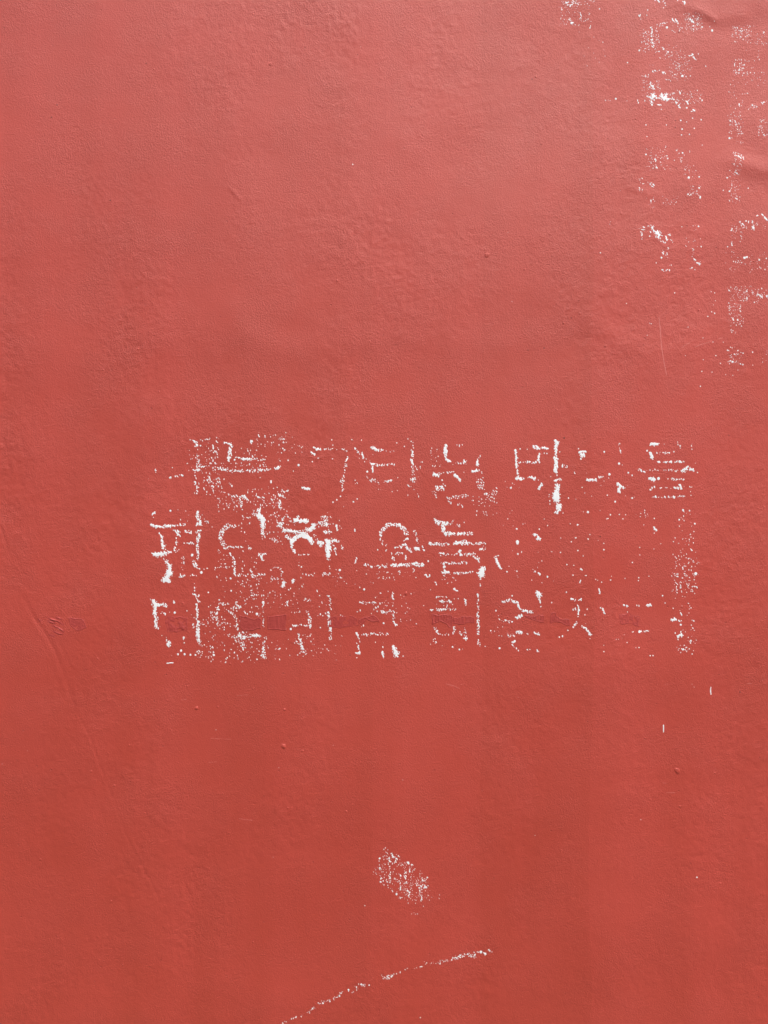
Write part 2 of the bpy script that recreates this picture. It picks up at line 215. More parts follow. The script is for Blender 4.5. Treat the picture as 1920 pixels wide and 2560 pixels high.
# s x1 y1 x2 y2 width cover | r x0 y0 x1 y1 cover | d x y radius | b polygon | a cx cy r width cover a0 a1 | p cover polygon
MARKS = '''
@painted_character|faint first character of the top row, nearly rubbed away
%A
s 155 335 152 440 12 .35;s 240 460 380 435 14 .55;d 290 380 5;d 98 470 4
r 385 340 450 410 .10
s 450 160 490 180 16 .85;s 480 170 488 215 14 .8;r 420 140 540 330 .07;d 515 205 8;s 492 290 490 400 22 .5
s 455 370 545 370 14 .6;s 455 400 510 398 16 .9;s 468 420 475 520 14 .75;s 490 500 485 580 26 .5;s 465 520 470 590 8 .3
r 540 140 660 330 .10;s 610 210 640 270 20 .6;s 510 145 560 185 14 .25;s 590 300 640 345 24 .4;r 500 330 640 420 .15
s 545 480 600 480 22 .4;s 590 520 620 540 18 .7;r 540 420 680 600 .16
@painted_character|second character of the top row, a blot with two level bars
s 700 178 760 195 14 .9;s 760 195 740 300 32 .75;s 735 290 735 315 28 .9;d 787 318 10;s 800 300 900 315 24 .85
s 925 270 930 300 10 .95;s 900 312 1025 315 16 .5;s 918 160 922 190 15 1;s 890 245 965 238 12 .5;r 780 230 1060 300 .06
s 655 385 720 400 28 .7;s 720 410 950 405 20 .58;s 950 402 1065 395 22 .65;s 1115 385 1150 370 22 .85;r 640 330 1060 400 .08
s 980 360 1010 355 18 .4;s 820 440 1000 460 14 .2;s 750 500 765 525 18 .8;d 703 472 7;d 1077 500 9;d 1077 488 8
s 660 560 750 600 12 .3;s 740 600 880 615 24 .7;s 830 620 845 690 26 .6;s 860 605 885 630 24 .9;s 960 605 1030 625 22 .75
s 1075 630 1090 655 18 .7;r 640 600 1220 720 .09;r 880 530 1230 620 .07;s 1140 600 1170 605 24 .85;s 1165 570 1215 565 16 .45
s 1145 640 1150 700 24 .75;s 650 645 760 645 8 .4;s 655 685 800 690 8 .3
r 960 100 1200 210 .06;s 1170 130 1175 190 18 .45;s 1150 220 1190 240 14 .5;s 1160 240 1135 350 14 .22;r 1100 130 1340 270 .035
d 1213 322 8;d 1255 408 5
@painted_character|top-row character shaped like a corner bending down to a hook
%B
s 140 218 195 238 20 .92;s 195 238 320 225 20 .5;d 165 235 13;s 120 255 145 275 18 .92;s 170 295 180 315 10 .8;d 20 360 12;d 130 333 7;d 290 310 6
s 365 225 400 240 22 .6;s 405 290 395 360 20 .65;s 385 375 375 480 18 .42;s 360 490 385 490 20 .8;s 370 520 372 560 14 .7
d 355 608 7;d 325 637 7;d 295 655 8;s 50 540 100 550 22 1;s 110 530 130 545 12 .4;r 80 380 240 460 .015;d 285 158 6;d 250 186 4;d 293 200 7
@painted_character|top-row character of three level bars and an upright speckled stroke
s 470 230 500 265 16 .8;s 525 265 540 300 18 .85;s 600 218 640 235 24 .97;s 640 235 685 240 22 .6;s 700 240 790 250 14 .3
s 600 350 620 350 22 1;s 620 358 780 350 18 .6;s 610 350 610 410 20 .9;d 568 412 11;s 570 450 600 490 24 .45;s 610 470 660 500 20 .5
s 690 495 770 478 16 .75;s 725 430 735 450 10 .9;s 795 460 840 458 8 .8;r 500 260 620 340 .05;r 440 470 560 530 .03;d 445 157 7;d 522 160 6;d 803 182 6;d 458 653 9;d 487 630 6
s 930 160 935 230 16 .3;s 925 240 930 300 26 .75;s 918 310 930 345 22 .9;s 930 350 932 440 20 .4;s 918 470 945 470 24 .85;s 930 440 935 490 18 .7
s 890 520 915 530 12 .6;r 940 320 1010 480 .07;s 970 590 985 620 10 .6;r 640 540 960 620 .012;d 893 150 6;d 918 170 6;d 865 210 6
@painted_character|top-row character left of the tall solid stroke, blobs round a broken ring
s 1190 205 1192 270 32 .95;s 1190 270 1195 310 20 .9;s 1200 315 1228 328 24 .95;s 1255 350 1355 330 20 .5;s 1340 320 1355 345 12 .9
s 1255 195 1350 210 10 .25;s 1300 203 1325 200 12 .6;s 1095 430 1140 435 34 .8;s 1160 420 1250 415 16 .5;s 1265 435 1305 475 24 1
s 1330 420 1350 410 14 .6;s 1110 370 1200 370 14 .22;s 1120 545 1165 540 42 .7;s 1070 575 1130 575 20 .4;s 1110 590 1115 620 14 .4;d 1165 480 9
s 1180 510 1190 525 14 .6;s 1215 620 1360 605 28 .5;s 1215 650 1230 660 18 .6;s 1290 665 1320 695 24 .35
s 1445 330 1445 360 22 1;s 1470 270 1445 320 10 .4;s 1410 410 1440 405 24 .95;s 1440 395 1490 420 18 .7;r 1440 460 1510 560 .28;s 1445 520 1500 530 18 .5
r 1500 560 1610 660 .14;r 1380 600 1560 690 .08;s 1600 540 1600 580 14 .8;s 1510 590 1535 585 16 .8;r 1420 700 1620 770 .05;r 1040 220 1200 360 .035
@painted_character|boldest top-row character, a box beside a tall solid white stroke
%C
s 148 230 155 290 22 .9;s 155 300 157 360 24 .9;d 155 340 15;s 165 385 165 440 18 .85;s 155 450 190 450 28 .95;s 190 450 270 442 18 .45
s 260 440 300 450 22 .85;s 305 455 325 470 14 .6;s 290 205 330 215 32 .85;s 330 255 320 310 22 .8;s 175 325 240 325 16 .5;s 245 318 300 325 20 .75
s 300 325 335 320 14 .6;s 355 210 400 220 18 .95;d 185 222 7;d 240 225 5;d 370 255 6;d 390 258 6;s 325 530 350 495 22 .95;d 113 523 9;r 60 470 200 560 .025
s 455 160 470 175 30 1;s 460 180 458 260 30 .9;s 455 290 460 330 34 .95;s 460 330 455 390 36 1;s 450 468 490 455 18 .95;d 467 425 8
b 455 490 475 490 495 520 475 540 490 590 480 640 450 625 430 600 440 560 455 530
b 470 640 500 655 490 700 470 722 455 710 475 690 450 700 465 670;s 400 560 410 640 20 .1;s 510 350 540 358 20 .7;s 590 385 600 410 10 .5;d 420 435 5;d 488 245 5;d 513 715 6
@painted_character|sparse top-row character of a few white chips between two bolder ones
s 640 245 680 245 22 .97;s 655 265 670 275 32 .95;s 655 285 655 305 16 .9;d 632 222 7;s 700 255 720 252 8 .6;d 830 245 10;d 760 255 4
s 700 460 760 455 24 .9;s 760 445 830 430 14 .6;d 870 417 13;r 640 360 800 420 .015;s 945 170 955 260 16 .28;d 955 240 8;d 945 335 11;d 970 345 5
s 935 490 960 510 24 1;s 945 510 942 545 28 1;s 960 505 985 522 10 .95;d 1015 405 9;d 1045 425 9;d 1045 600 10;d 915 628 9;d 855 578 6;d 705 708 11
d 995 582 5;d 680 560 5;r 560 400 1100 760 .005;d 660 518 5;d 860 757 5;d 878 730 5
@painted_character|last top-row character, a stack of seven level dotted bars
s 1190 185 1235 185 28 1;d 1250 180 5;s 1270 185 1400 180 8 .25;s 1390 175 1420 215 14 .4;s 1495 170 1505 250 14 .33;s 1183 255 1198 288 30 1;d 1158 237 9
s 1230 250 1335 250 16 .55;d 1365 245 7;s 1240 322 1440 320 16 .5;d 1250 322 11;d 1300 325 9;d 1343 320 11;d 1410 320 13;s 1480 328 1530 325 8 .4
s 1100 380 1140 400 22 .8;s 1155 385 1250 382 10 .4;s 1290 383 1400 385 16 .5;s 1430 390 1470 380 32 .85;s 1465 365 1510 385 28 .85;d 1548 403 6
s 1180 448 1215 457 30 1;d 1247 450 15;d 1320 452 6;s 1350 452 1435 455 20 .6;s 1190 535 1210 515 18 .8;s 1230 520 1350 522 10 .4;s 1365 520 1400 520 20 .95
s 1410 495 1422 530 16 1;s 1440 510 1520 515 14 .4;s 1190 590 1230 590 14 .8;s 1240 595 1450 585 12 .5;d 1370 597 10;s 1495 545 1495 610 10 .4
@paint_specks|loose white specks between the top and middle rows at the right
r 1080 680 1160 750 .09;d 1438 693 10;d 1487 697 8;r 1430 690 1500 760 .08;s 1210 820 1230 850 16 1;d 1215 870 6;d 1408 767 8;d 625 805 8;d 160 838 9;d 1530 797 8
r 1380 760 1520 922 .035;r 60 690 220 830 .02;d 90 760 6;s 285 882 310 880 16 .8;d 395 810 6;d 370 760 5;d 555 600 7;d 1215 757 6;d 1135 805 5;d 720 880 6;d 705 912 6;d 570 797 5
@painted_character|first character of the middle row, a box over a bold white comma-like stroke
%D
s 135 142 150 130 22 .95;d 140 170 5;d 275 118 10;s 120 230 160 245 22 .97;s 160 245 205 240 26 .97;s 215 240 275 238 26 1;s 280 238 345 230 20 .7
s 345 235 385 225 26 .7;r 300 60 420 210 .03;s 185 290 205 330 12 .85;s 205 320 205 350 20 .9;s 205 350 213 390 18 .97;b 198 375 220 375 230 400 225 418 208 420 200 400
s 305 270 340 290 22 .7;s 330 290 345 320 18 .7;s 318 340 325 390 18 .55;s 300 400 320 440 24 .55
b 128 455 160 447 215 450 245 440 245 460 215 478 165 482 140 475;s 250 455 290 440 22 .85;s 320 440 390 420 10 .3
b 225 508 260 525 280 545 285 600 290 625 260 655 275 665 262 700 248 692 212 685 208 665 235 640 245 600 255 580 250 545
s 490 125 485 160 22 .9;s 490 165 490 230 26 .55;s 510 190 515 225 28 .88;s 520 160 600 250 28 .2;s 395 280 430 290 26 .8;s 430 282 490 290 12 .5
s 490 280 520 270 20 .7;s 500 300 495 350 26 .75;s 385 375 450 375 22 .5;s 490 360 488 390 20 .9;s 490 400 490 500 24 .55;s 450 460 440 475 20 .7
r 340 480 400 680 .14;s 370 540 385 590 16 .3;s 460 520 480 560 32 .7;d 523 610 14;s 345 640 390 630 14 .7;s 430 630 480 630 12 .5;s 500 580 570 575 8 .3
@painted_character|second middle-row character, a broken ring beside a solid upright blot
a 768 325 93 34 .68 105 265;s 760 240 820 240 16 .7;s 740 403 850 405 18 .6;s 830 255 875 310 24 .25;d 875 360 5;s 655 420 660 480 20 .3
s 900 405 920 425 24 .6;s 855 430 865 460 16 .5;s 975 110 985 140 34 .85;s 935 120 960 155 20 .7
b 950 150 985 140 1010 155 1035 180 1025 240 1005 260 995 235 990 190 965 175
s 1010 250 1008 290 30 .95;s 1000 300 1005 355 14 .4;s 1020 320 1170 380 32 .25;r 820 90 960 240 .10;r 1020 90 1230 330 .11;s 1165 200 1160 245 26 .7;s 1130 240 1150 240 20 .7
s 745 455 780 500 12 .85;s 775 500 790 550 24 .6;s 780 560 790 620 26 .8;s 790 625 890 630 18 .6;s 850 580 850 600 10 .7;s 915 590 925 640 20 .75;s 935 630 1020 620 22 .7
s 1040 610 1100 570 12 .4;s 1110 540 1170 600 28 .2;s 985 465 1025 465 24 .85;s 1000 480 1010 510 22 .95;r 630 440 740 680 .07;s 700 510 715 550 18 .6;s 640 560 760 560 10 .25
r 800 640 1180 720 .11;s 1183 688 1172 715 32 .95;d 755 657 10;s 1240 690 1255 665 20 .9;s 1100 660 1175 690 16 .5;r 820 480 1000 600 .04;s 1160 620 1165 660 18 .4
@painted_character|third middle-row character with the largest solid white splash
b 1250 185 1290 165 1300 185 1370 190 1370 215 1330 215 1290 205 1260 225;s 1225 180 1240 200 14 .6
b 1160 260 1200 265 1280 274 1345 288 1380 300 1330 306 1240 291 1180 288;a 1322 402 86 34 .99 205 335;a 1322 402 92 24 1 245 330;s 1232 365 1245 412 20 .97;s 1390 350 1405 385 22 .97
b 1340 265 1390 255 1410 215 1435 225 1425 265 1385 285 1350 280;b 1385 340 1410 355 1405 385 1390 380
s 1200 320 1230 340 26 .85;s 1240 370 1245 410 20 .95;s 1255 430 1270 450 22 .9;s 1300 465 1375 465 10 .4;s 1135 210 1170 230 20 .6;s 1455 370 1490 375 34 .92;s 1465 395 1480 400 20 .9
s 1465 215 1520 225 34 .82;s 1490 160 1540 240 38 .45;s 1505 180 1520 210 20 .8;s 1500 285 1550 295 32 .65
b 1510 340 1552 343 1548 410 1545 470 1535 512 1515 480 1512 400;s 1570 355 1610 360 24 .85;s 1575 395 1595 460 18 .8;s 1600 240 1605 265 22 .88;s 1640 390 1655 440 16 .5
s 1535 540 1545 600 10 .4;s 1490 622 1540 622 26 .6;s 1380 625 1430 620 18 .4;s 1300 520 1320 640 24 .2;s 1330 620 1420 630 10 .4
s 1560 640 1650 650 12 .3;r 1400 130 1650 280 .035;r 1300 690 1340 740 .1;s 1420 310 1440 340 20 .6
@painted_character|round middle-row character, a clear ring over a long level bar
%E
a 458 325 103 32 .78 182 352;s 340 345 365 350 26 .7;s 545 350 590 340 20 .8;s 625 280 635 320 20 .8;s 640 320 650 380 18 .6;s 470 410 520 405 26 .7
s 530 395 550 385 24 .8;s 560 410 600 440 28 .8;s 630 415 660 420 30 .9;s 690 400 700 430 12 .7;d 332 430 8;s 360 370 365 385 14 .6;r 360 370 440 440 .05
s 445 460 455 510 26 .7;s 470 460 525 450 20 .5;s 555 480 555 510 16 .85;s 230 545 290 560 22 .75;s 290 560 410 560 20 .55;s 445 550 560 550 28 .82;s 560 550 625 545 24 .62
s 620 540 685 550 34 .82;s 570 560 575 590 12 .6;r 330 570 640 660 .07;s 505 600 510 620 20 .7;s 375 655 395 660 12 .6;r 300 430 420 540 .02;s 710 630 735 645 16 .8;s 735 645 752 625 12 .8;d 735 520 8
d 30 590 12;s 150 540 165 490 12 .7;s 45 400 55 430 12 .5;r 0 560 300 720 .02;s 145 260 150 290 12 .8;d 60 85 5
@painted_character|densest middle-row character of stacked level bars with a solid blot at lower right
s 790 180 815 220 30 .92;s 830 210 880 215 34 .85;s 850 230 855 275 32 .97;s 870 300 935 300 32 .85;s 975 300 1010 300 26 .9;s 1020 295 1090 300 26 .7
s 890 240 940 190 16 .55;s 960 230 985 235 20 .3;d 1022 212 6;s 750 375 780 385 28 .97;s 790 380 830 380 24 .85;s 845 400 870 375 18 .8;s 870 378 960 378 18 .7
s 960 375 1060 375 32 .8;s 1075 378 1185 375 22 .65;s 1000 350 1050 360 16 .55;s 1150 420 1170 425 22 .88;s 1150 340 1200 430 20 .25
s 820 465 890 460 24 .65;s 900 470 970 462 12 .6;s 985 435 995 470 26 .9;s 1030 465 1100 460 24 .65;s 1090 480 1140 500 24 .55;s 1130 500 1135 520 20 .9
s 835 525 880 530 18 .85;s 855 540 865 600 26 .85;s 880 535 1045 530 20 .62;s 850 605 900 610 26 .85;s 900 615 960 612 18 .6;s 960 618 1050 615 22 .75;s 1060 605 1120 610 16 .6
b 1165 565 1185 560 1190 600 1180 640 1150 665 1140 640 1125 610 1140 600 1150 575;r 780 620 1000 720 .05;s 795 680 797 710 12 .5
@painted_comma|short slanting white comma after the middle row
s 1255 485 1295 475 14 .6;s 1275 500 1285 530 20 .92;s 1290 530 1312 578 22 .95
@paint_specks|scattered white specks right of the middle-row comma
d 1447 366 17;d 1447 378 13;d 1612 330 15;s 1598 343 1626 345 18 1;d 1578 312 7;d 1620 265 8;d 1450 462 10;d 1440 262 8;r 1350 180 1500 260 .02;r 1400 400 1660 640 .01
s 1435 395 1480 440 20 .1;d 1380 560 5;d 1365 605 6
%F
d 668 127 9;s 583 233 612 225 10 .9;d 795 428 9;d 550 632 8;d 612 582 9;d 622 590 7;s 605 690 615 665 10 .8;s 640 630 670 630 8 .6;s 725 655 780 685 7 .4
d 1075 652 8;d 1072 675 6;d 850 670 7;d 855 640 5;d 345 645 10;d 285 628 8;s 225 580 290 630 10 .35;s 310 433 450 450 6 .35;d 103 600 7;d 22 604 7
r 40 540 400 700 .008;r 560 300 820 400 .012;d 588 435 7;d 500 547 6;d 555 553 6;d 630 478 5;d 1023 530 7;d 1082 410 6;d 1082 470 6;d 302 692 6;d 450 450 7;d 452 336 6;d 537 365 6;d 672 345 6;d 795 378 6
d 820 183 5;d 848 148 6;d 920 148 6;d 970 150 6;d 948 183 6;d 1250 380 5;d 1195 422 5;d 1155 640 6;d 965 657 5;d 778 685 5
@painted_bar|tall faded bar of fine white specks closing the right end of the lettering
r 1345 450 1545 800 .11;d 1530 620 16;s 1485 415 1500 435 15 .95;s 1425 650 1450 690 12 .7;s 1480 300 1490 320 12 .7;s 1425 340 1440 380 14 .5;r 1340 290 1540 450 .045
s 1360 620 1375 640 12 .6;s 1375 740 1385 765 12 .5;s 1505 710 1540 725 12 .6;r 1370 100 1540 290 .02;r 1370 840 1545 960 .035;s 1410 930 1415 950 16 .9
s 1337 985 1372 985 24 .88;s 1395 995 1415 985 12 .8;d 1410 1027 11;s 1500 985 1520 1000 12 .6;s 1495 1030 1505 1050 12 .6;r 1375 1060 1545 1230 .075
s 1385 1120 1400 1115 16 .8;s 1405 1105 1420 1110 28 .92;d 1490 1155 10;s 1410 1225 1435 1225 20 .88;d 1408 1248 6;d 1500 1260 7;d 1350 895 6;d 1428 112 10;d 1398 190 9
@painted_character|first bottom-row character, a bracket shape beside a tall upright stroke
%D
b 122 825 145 815 158 840 175 860 215 855 245 870 240 880 205 872 175 878 160 920 158 950 172 975 165 1000 160 1050 145 1055 150 1000 145 960 138 930 145 880 130 860
s 150 1000 165 1045 22 .85;s 170 1055 205 1040 16 .7;d 305 848 12;s 205 930 230 935 16 .9;d 310 930 12;d 407 915 6;d 270 925 5;d 303 838 7
s 240 1125 245 1160 16 .5;b 255 1155 275 1165 272 1190 250 1205 248 1180;s 245 1210 250 1225 10 .6;d 207 1113 5;s 378 1125 380 1145 17 .92;d 385 1170 7
s 470 700 472 760 16 .35;s 455 780 500 800 20 .9;s 485 800 500 840 20 .6;s 485 860 490 1000 22 .7;s 495 1000 490 1140 34 .87;s 495 1140 500 1170 24 .7
s 455 1015 460 1060 20 .7;s 440 950 470 975 10 .5;d 360 1233 12;d 335 1262 10;d 388 1262 11;d 435 1267 10;d 475 1268 9;d 285 1273 4
@painted_character|second bottom-row character, a ragged ring of specks above a short bar
s 490 1240 525 1265 32 .55;r 480 1230 760 1320 .08;d 620 1268 12;s 520 1240 700 1250 10 .3
s 660 860 740 860 22 .45;s 655 885 640 960 18 .8;s 610 960 650 970 28 .6;d 665 828 9;s 640 980 650 1020 16 .6;s 650 1025 720 1000 18 .5;s 600 930 610 1000 14 .4
s 760 930 800 980 24 .5;s 800 980 810 1060 20 .5;s 780 880 830 880 28 .6;s 800 850 800 910 20 .6;s 730 910 770 930 16 .5;d 965 940 14;s 870 920 885 940 16 .6
r 560 860 830 1060 .08;r 830 850 1000 950 .05;s 920 790 1025 790 14 .5;s 925 800 940 820 14 .6;d 1015 848 15;s 1010 870 1015 930 18 .5;s 1010 960 1015 1040 16 .35
r 680 730 1300 900 .045;s 1210 840 1210 880 18 .7;d 760 755 9;d 578 768 8;s 740 1110 810 1130 34 .5;s 830 1090 880 1080 16 .6;s 830 1115 860 1130 40 .82
s 870 1110 930 1115 22 .6;s 932 1112 982 1112 28 1;s 800 1150 870 1180 28 .35;s 850 1170 855 1225 18 .8;s 1030 1130 1020 1180 24 .5;s 1020 1180 1015 1260 28 .7
s 1000 1275 1030 1285 18 .7;s 880 1320 910 1322 8 .6;d 965 1303 8;r 560 1090 1000 1330 .06;r 1030 1130 1240 1300 .03;s 1110 1220 1150 1215 12 .7;d 785 1250 9;s 525 1000 530 1200 40 .06
@painted_character|third bottom-row character, a hook and two upright speckled strokes
s 1230 930 1390 920 16 .3;s 1380 940 1385 1040 28 .55;d 1235 1062 12;s 1245 1035 1280 1030 20 .8;s 1280 1030 1370 1025 14 .6;s 1350 825 1385 835 22 .7
s 1450 950 1480 950 18 .8;s 1490 940 1540 945 16 .5;s 1525 795 1540 800 18 .95;s 1545 820 1550 900 20 .5;s 1535 930 1540 1010 24 .6;s 1540 1010 1550 1060 28 .82;s 1545 1060 1550 1140 26 .5
s 1295 1110 1310 1170 22 .5;s 1310 1150 1325 1220 28 .8;r 1270 1100 1420 1260 .10;s 1380 1240 1450 1250 14 .3;r 1320 1180 1600 1310 .03;s 1430 740 1460 790 10 .4;d 1470 1050 7
s 1190 1050 1215 1065 12 .2;r 1400 830 1540 930 .03;r 1580 940 1650 1230 .02
@painted_character|fourth bottom-row character like a pitched roof over three short legs
%E
d 225 745 11;d 355 775 8;s 450 775 452 820 17 .97;s 195 840 240 855 20 .7;s 250 850 310 850 20 .5;s 350 860 370 845 14 .7;s 330 880 350 870 14 .7;s 320 890 322 920 14 .8
s 385 877 405 875 10 .8;s 368 925 440 925 20 .75;s 430 915 460 925 16 .6;s 455 930 458 1000 14 .6;s 450 1000 480 1025 22 .8;r 280 760 620 960 .035;r 500 960 600 1010 .07
s 165 930 195 910 12 .4;d 380 1015 9;d 640 1020 7;s 210 1045 240 1020 10 .7;s 160 1090 172 1120 20 .95;s 210 1105 240 1105 14 .6;s 240 1105 300 1100 18 .7;s 300 1100 410 1098 20 .65
s 180 1130 190 1160 12 .5;s 175 1190 180 1230 18 .7;s 160 1255 190 1250 20 .92;d 165 1290 6;s 372 1170 372 1220 8 .5;s 368 1240 376 1280 17 1
b 455 1195 475 1200 480 1235 500 1240 490 1285 470 1285 460 1245 445 1215;d 535 1278 6;d 315 1167 6;r 120 1130 220 1200 .03
@painted_character|fifth bottom-row character, a cupped curve beside a thin upright stroke
s 940 740 960 755 20 .9;d 753 748 6;s 800 800 880 805 14 .4;s 830 840 910 840 20 .6;r 780 790 970 890 .05;s 760 905 830 905 22 .75;s 830 905 950 905 16 .6
s 1020 820 1030 835 14 .7;s 1033 830 1035 870 19 .97;s 790 1055 820 1095 24 .75;s 820 1100 880 1110 10 .5;s 880 1105 960 1085 14 .5;s 940 1040 950 1090 20 .6
s 985 1095 1005 1100 24 .9;s 1025 1060 1030 1130 16 .6;s 1020 1138 1045 1138 20 .95;s 1035 1150 1035 1200 8 .4;s 790 1140 800 1200 16 .15;d 930 1205 8;d 985 1225 9;r 740 1140 1050 1260 .02
s 1150 690 1150 740 8 .4;s 1130 780 1132 800 19 .95;s 1130 810 1132 900 20 .5;s 1130 900 1125 960 10 .6;s 1130 960 1135 1040 26 .7;s 1130 1040 1135 1100 20 .5;s 1135 1150 1140 1200 22 .6;d 1190 1200 5;d 700 875 6
@painted_character|sixth bottom-row character, an open ring with a side tick above a cup of specks
s 1330 840 1400 825 20 .75;s 1400 840 1450 850 22 .8;s 1450 860 1465 900 20 .87;s 1475 900 1490 910 12 .8;s 1490 915 1565 920 22 .82;s 1440 970 1475 955 28 .9
s 1300 880 1275 910 10 .4;s 1290 950 1300 990 16 .6;s 1325 995 1400 1000 18 .6;d 1405 797 8;b 1590 765 1610 755 1640 780 1635 800 1610 800 1595 785;s 1615 805 1625 845 20 .9;s 1630 850 1632 885 8 .7
s 1440 1080 1475 1085 28 .87;s 1475 1095 1530 1095 12 .7;s 1375 1115 1420 1110 24 .75;s 1405 1163 1425 1160 14 .97;s 1400 1185 1420 1200 16 .9;s 1420 1200 1455 1230 10 .6
s 1500 1225 1580 1220 8 .5;s 1600 1230 1615 1238 16 .95;s 1585 1090 1615 1100 20 .9;s 1615 1080 1620 1115 12 .6;d 1305 1215 10;d 1235 1075 8;r 1240 1030 1420 1120 .03
@painted_character|small bottom-row mark like an inverted V under a cross
%F
s 540 820 565 828 22 .8;s 595 830 615 820 20 .9;s 590 870 595 960 14 .65;s 548 905 575 900 14 .8;d 597 910 12;d 592 942 10;d 663 902 7;d 645 948 6;d 497 768 7;d 380 850 7
s 580 1000 555 1045 14 .5;d 562 1027 11;d 550 1045 8;s 500 1070 515 1075 16 .8;s 470 1110 440 1125 8 .6;d 440 1125 7;s 610 1035 645 1050 16 .92;s 655 1065 690 1110 18 .88
d 683 1138 5;d 650 1018 5;s 755 745 765 780 15 .95;s 770 895 785 905 14 .8;s 785 900 798 935 16 .95
@painted_character|last bottom-row character, only a few chips round a crinkled patch
s 950 870 980 875 22 .6;d 957 870 10;s 1010 865 1040 870 8 .4;s 1065 875 1085 870 14 .6;s 1142 870 1168 870 20 1;d 985 925 6;s 1025 1085 1060 1083 10 .7;d 1080 1082 13;s 1095 1082 1155 1075 16 .5
s 885 1140 910 1140 10 .8;d 940 1132 4;d 980 1168 5;d 1050 1210 5;d 1075 1208 6;d 1165 1273 7;d 1187 1273 7;d 795 1240 6;d 957 1105 5;d 1265 795 8;d 1285 853 6;d 795 1190 5
@painted_character|loose cluster of white specks at the top edge left of the upper lettering
%L
r 0 0 240 200 .045;s 40 20 60 20 20 .8;s 60 35 100 40 20 .55;s 110 15 140 25 32 .55;s 75 150 105 180 16 .6;d 93 180 13;d 15 75 7;d 315 72 7;s 160 100 170 160 14 .5;s 235 170 240 220 12 .5
s 230 5 270 10 10 .6;r 140 230 360 540 .007
@painted_character|topmost of the upper-right characters, a speckled arch
s 740 5 760 5 10 .7;s 780 5 790 20 18 .95;s 820 10 840 40 14 .9;d 823 65 5;d 935 10 5;s 978 15 995 28 18 .97;d 697 83 6;s 630 130 637 125 10 .9;d 643 155 5;d 690 125 5
s 725 220 735 260 22 .75;s 730 260 730 330 22 .65;s 735 330 745 380 22 .55;s 765 300 775 260 14 .5;r 640 230 790 410 .10;s 780 200 830 190 26 .55;d 852 220 12
s 895 155 910 175 18 .95;s 920 160 938 175 18 .95;s 840 175 880 175 12 .3;r 880 180 1040 270 .06;r 980 110 1130 240 .13;s 1040 150 1060 170 24 .9;s 1060 200 1090 200 20 .55
d 1215 240 12;d 1195 210 5;d 1230 172 5;d 1135 212 9;s 760 405 800 410 10 .4;s 820 375 825 390 14 .8;s 850 400 870 440 26 .5;r 800 360 1010 480 .05
s 1030 440 1055 430 20 .92;s 1065 450 1082 470 16 .87;d 1105 428 5;d 632 402 9
@painted_character|upper-right character with a solid white bar like a thick underline
r 870 480 1040 630 .09;s 945 490 960 560 20 .3;s 745 570 785 565 24 .65;s 822 570 838 580 22 .9;s 660 600 700 605 28 .5;d 978 603 13;s 850 630 900 640 14 .3;s 715 650 725 690 24 .7
s 735 680 750 700 24 .9;s 780 640 790 710 22 .4;r 640 640 800 750 .08;b 730 745 750 738 765 760 755 785 735 800 735 820 720 820 725 790;s 697 765 720 770 20 .92
b 800 765 815 740 830 745 828 765 850 735 860 745 855 770 885 780 870 795 860 805 830 792 815 795;s 770 775 795 780 20 .8;s 885 750 900 740 20 .6;s 940 720 955 735 16 .8
s 895 780 940 800 28 .5;s 920 800 935 820 18 .8;s 945 830 955 850 16 .9;r 890 720 1140 830 .08;s 1010 805 1025 825 18 .92;d 1013 857 10;d 1120 780 8;d 1135 797 9;s 1055 885 1072 870 18 .92
d 735 833 10;s 782 833 805 835 15 1;s 620 795 628 820 15 .9;s 650 800 680 800 8 .5;d 447 785 10;s 365 797 410 797 8 .5;s 490 805 560 800 6 .3;s 700 520 780 510 10 .1
@paint_specks|sparse white specks between the second and third upper-right characters
d 965 958 8;d 1128 952 7;d 687 995 7;d 975 1028 8;d 1072 1022 6;d 970 1075 8;d 1033 1070 7;d 693 1088 5;d 1012 970 5;d 1060 940 6;d 810 870 6;d 850 995 5;d 1165 525 6;d 540 497 6;d 1135 1155 5
%I
d 1097 195 5;d 1130 208 6;d 1090 257 4;d 1137 285 5;d 1118 325 5;d 1100 395 6;d 1130 410 8;d 1063 440 7;d 885 413 4;d 735 208 6;d 260 313 6;d 490 506 6;d 505 512 6;d 465 627 6;d 866 545 6;d 1012 653 6
d 1112 693 6;d 1215 695 5;d 840 826 6;d 1018 868 5;d 1142 828 6;d 1003 982 7;d 1188 903 6;d 990 1128 8;d 1105 990 5;d 465 900 4
@painted_character|upper-right character shaped as a wide open ring of fine specks
%L
r 680 1180 860 1350 .065;s 847 1240 855 1268 14 .85;s 765 1320 770 1345 14 .8;r 910 1180 1030 1290 .06;r 985 1320 1080 1440 .08;d 1025 1418 12;d 1108 1413 8;d 685 1233 9;s 835 1160 845 1180 12 .5
r 620 1410 670 1480 .09;s 710 1455 740 1480 32 .6;s 630 1505 650 1525 24 .45;s 1103 1560 1118 1578 17 .97;d 1107 1502 10;s 1020 1550 1040 1560 20 .7;r 1010 1480 1130 1570 .04
s 715 1590 730 1610 16 .75;r 690 1560 760 1659 .035;r 810 1560 940 1640 .055;s 800 1290 805 1310 10 .8;d 757 1272 8;d 977 1220 9
@painted_character|lowest upper-right character, two legs under a solid white streak
%H
s 390 975 410 1045 24 .6;s 425 975 430 1020 15 .85;s 405 1060 410 1120 12 .5;b 500 965 525 970 525 1000 545 1020 565 1010 590 1040 590 1085 575 1100 550 1085 565 1065 535 1035 505 1000
s 460 970 500 975 10 .6;s 490 1025 510 1035 18 .85;s 600 1040 605 1060 18 .8;s 645 1070 655 1110 24 .87;s 675 1060 690 1065 18 .8;s 600 1125 645 1140 24 .78;s 690 1100 705 1125 18 .6
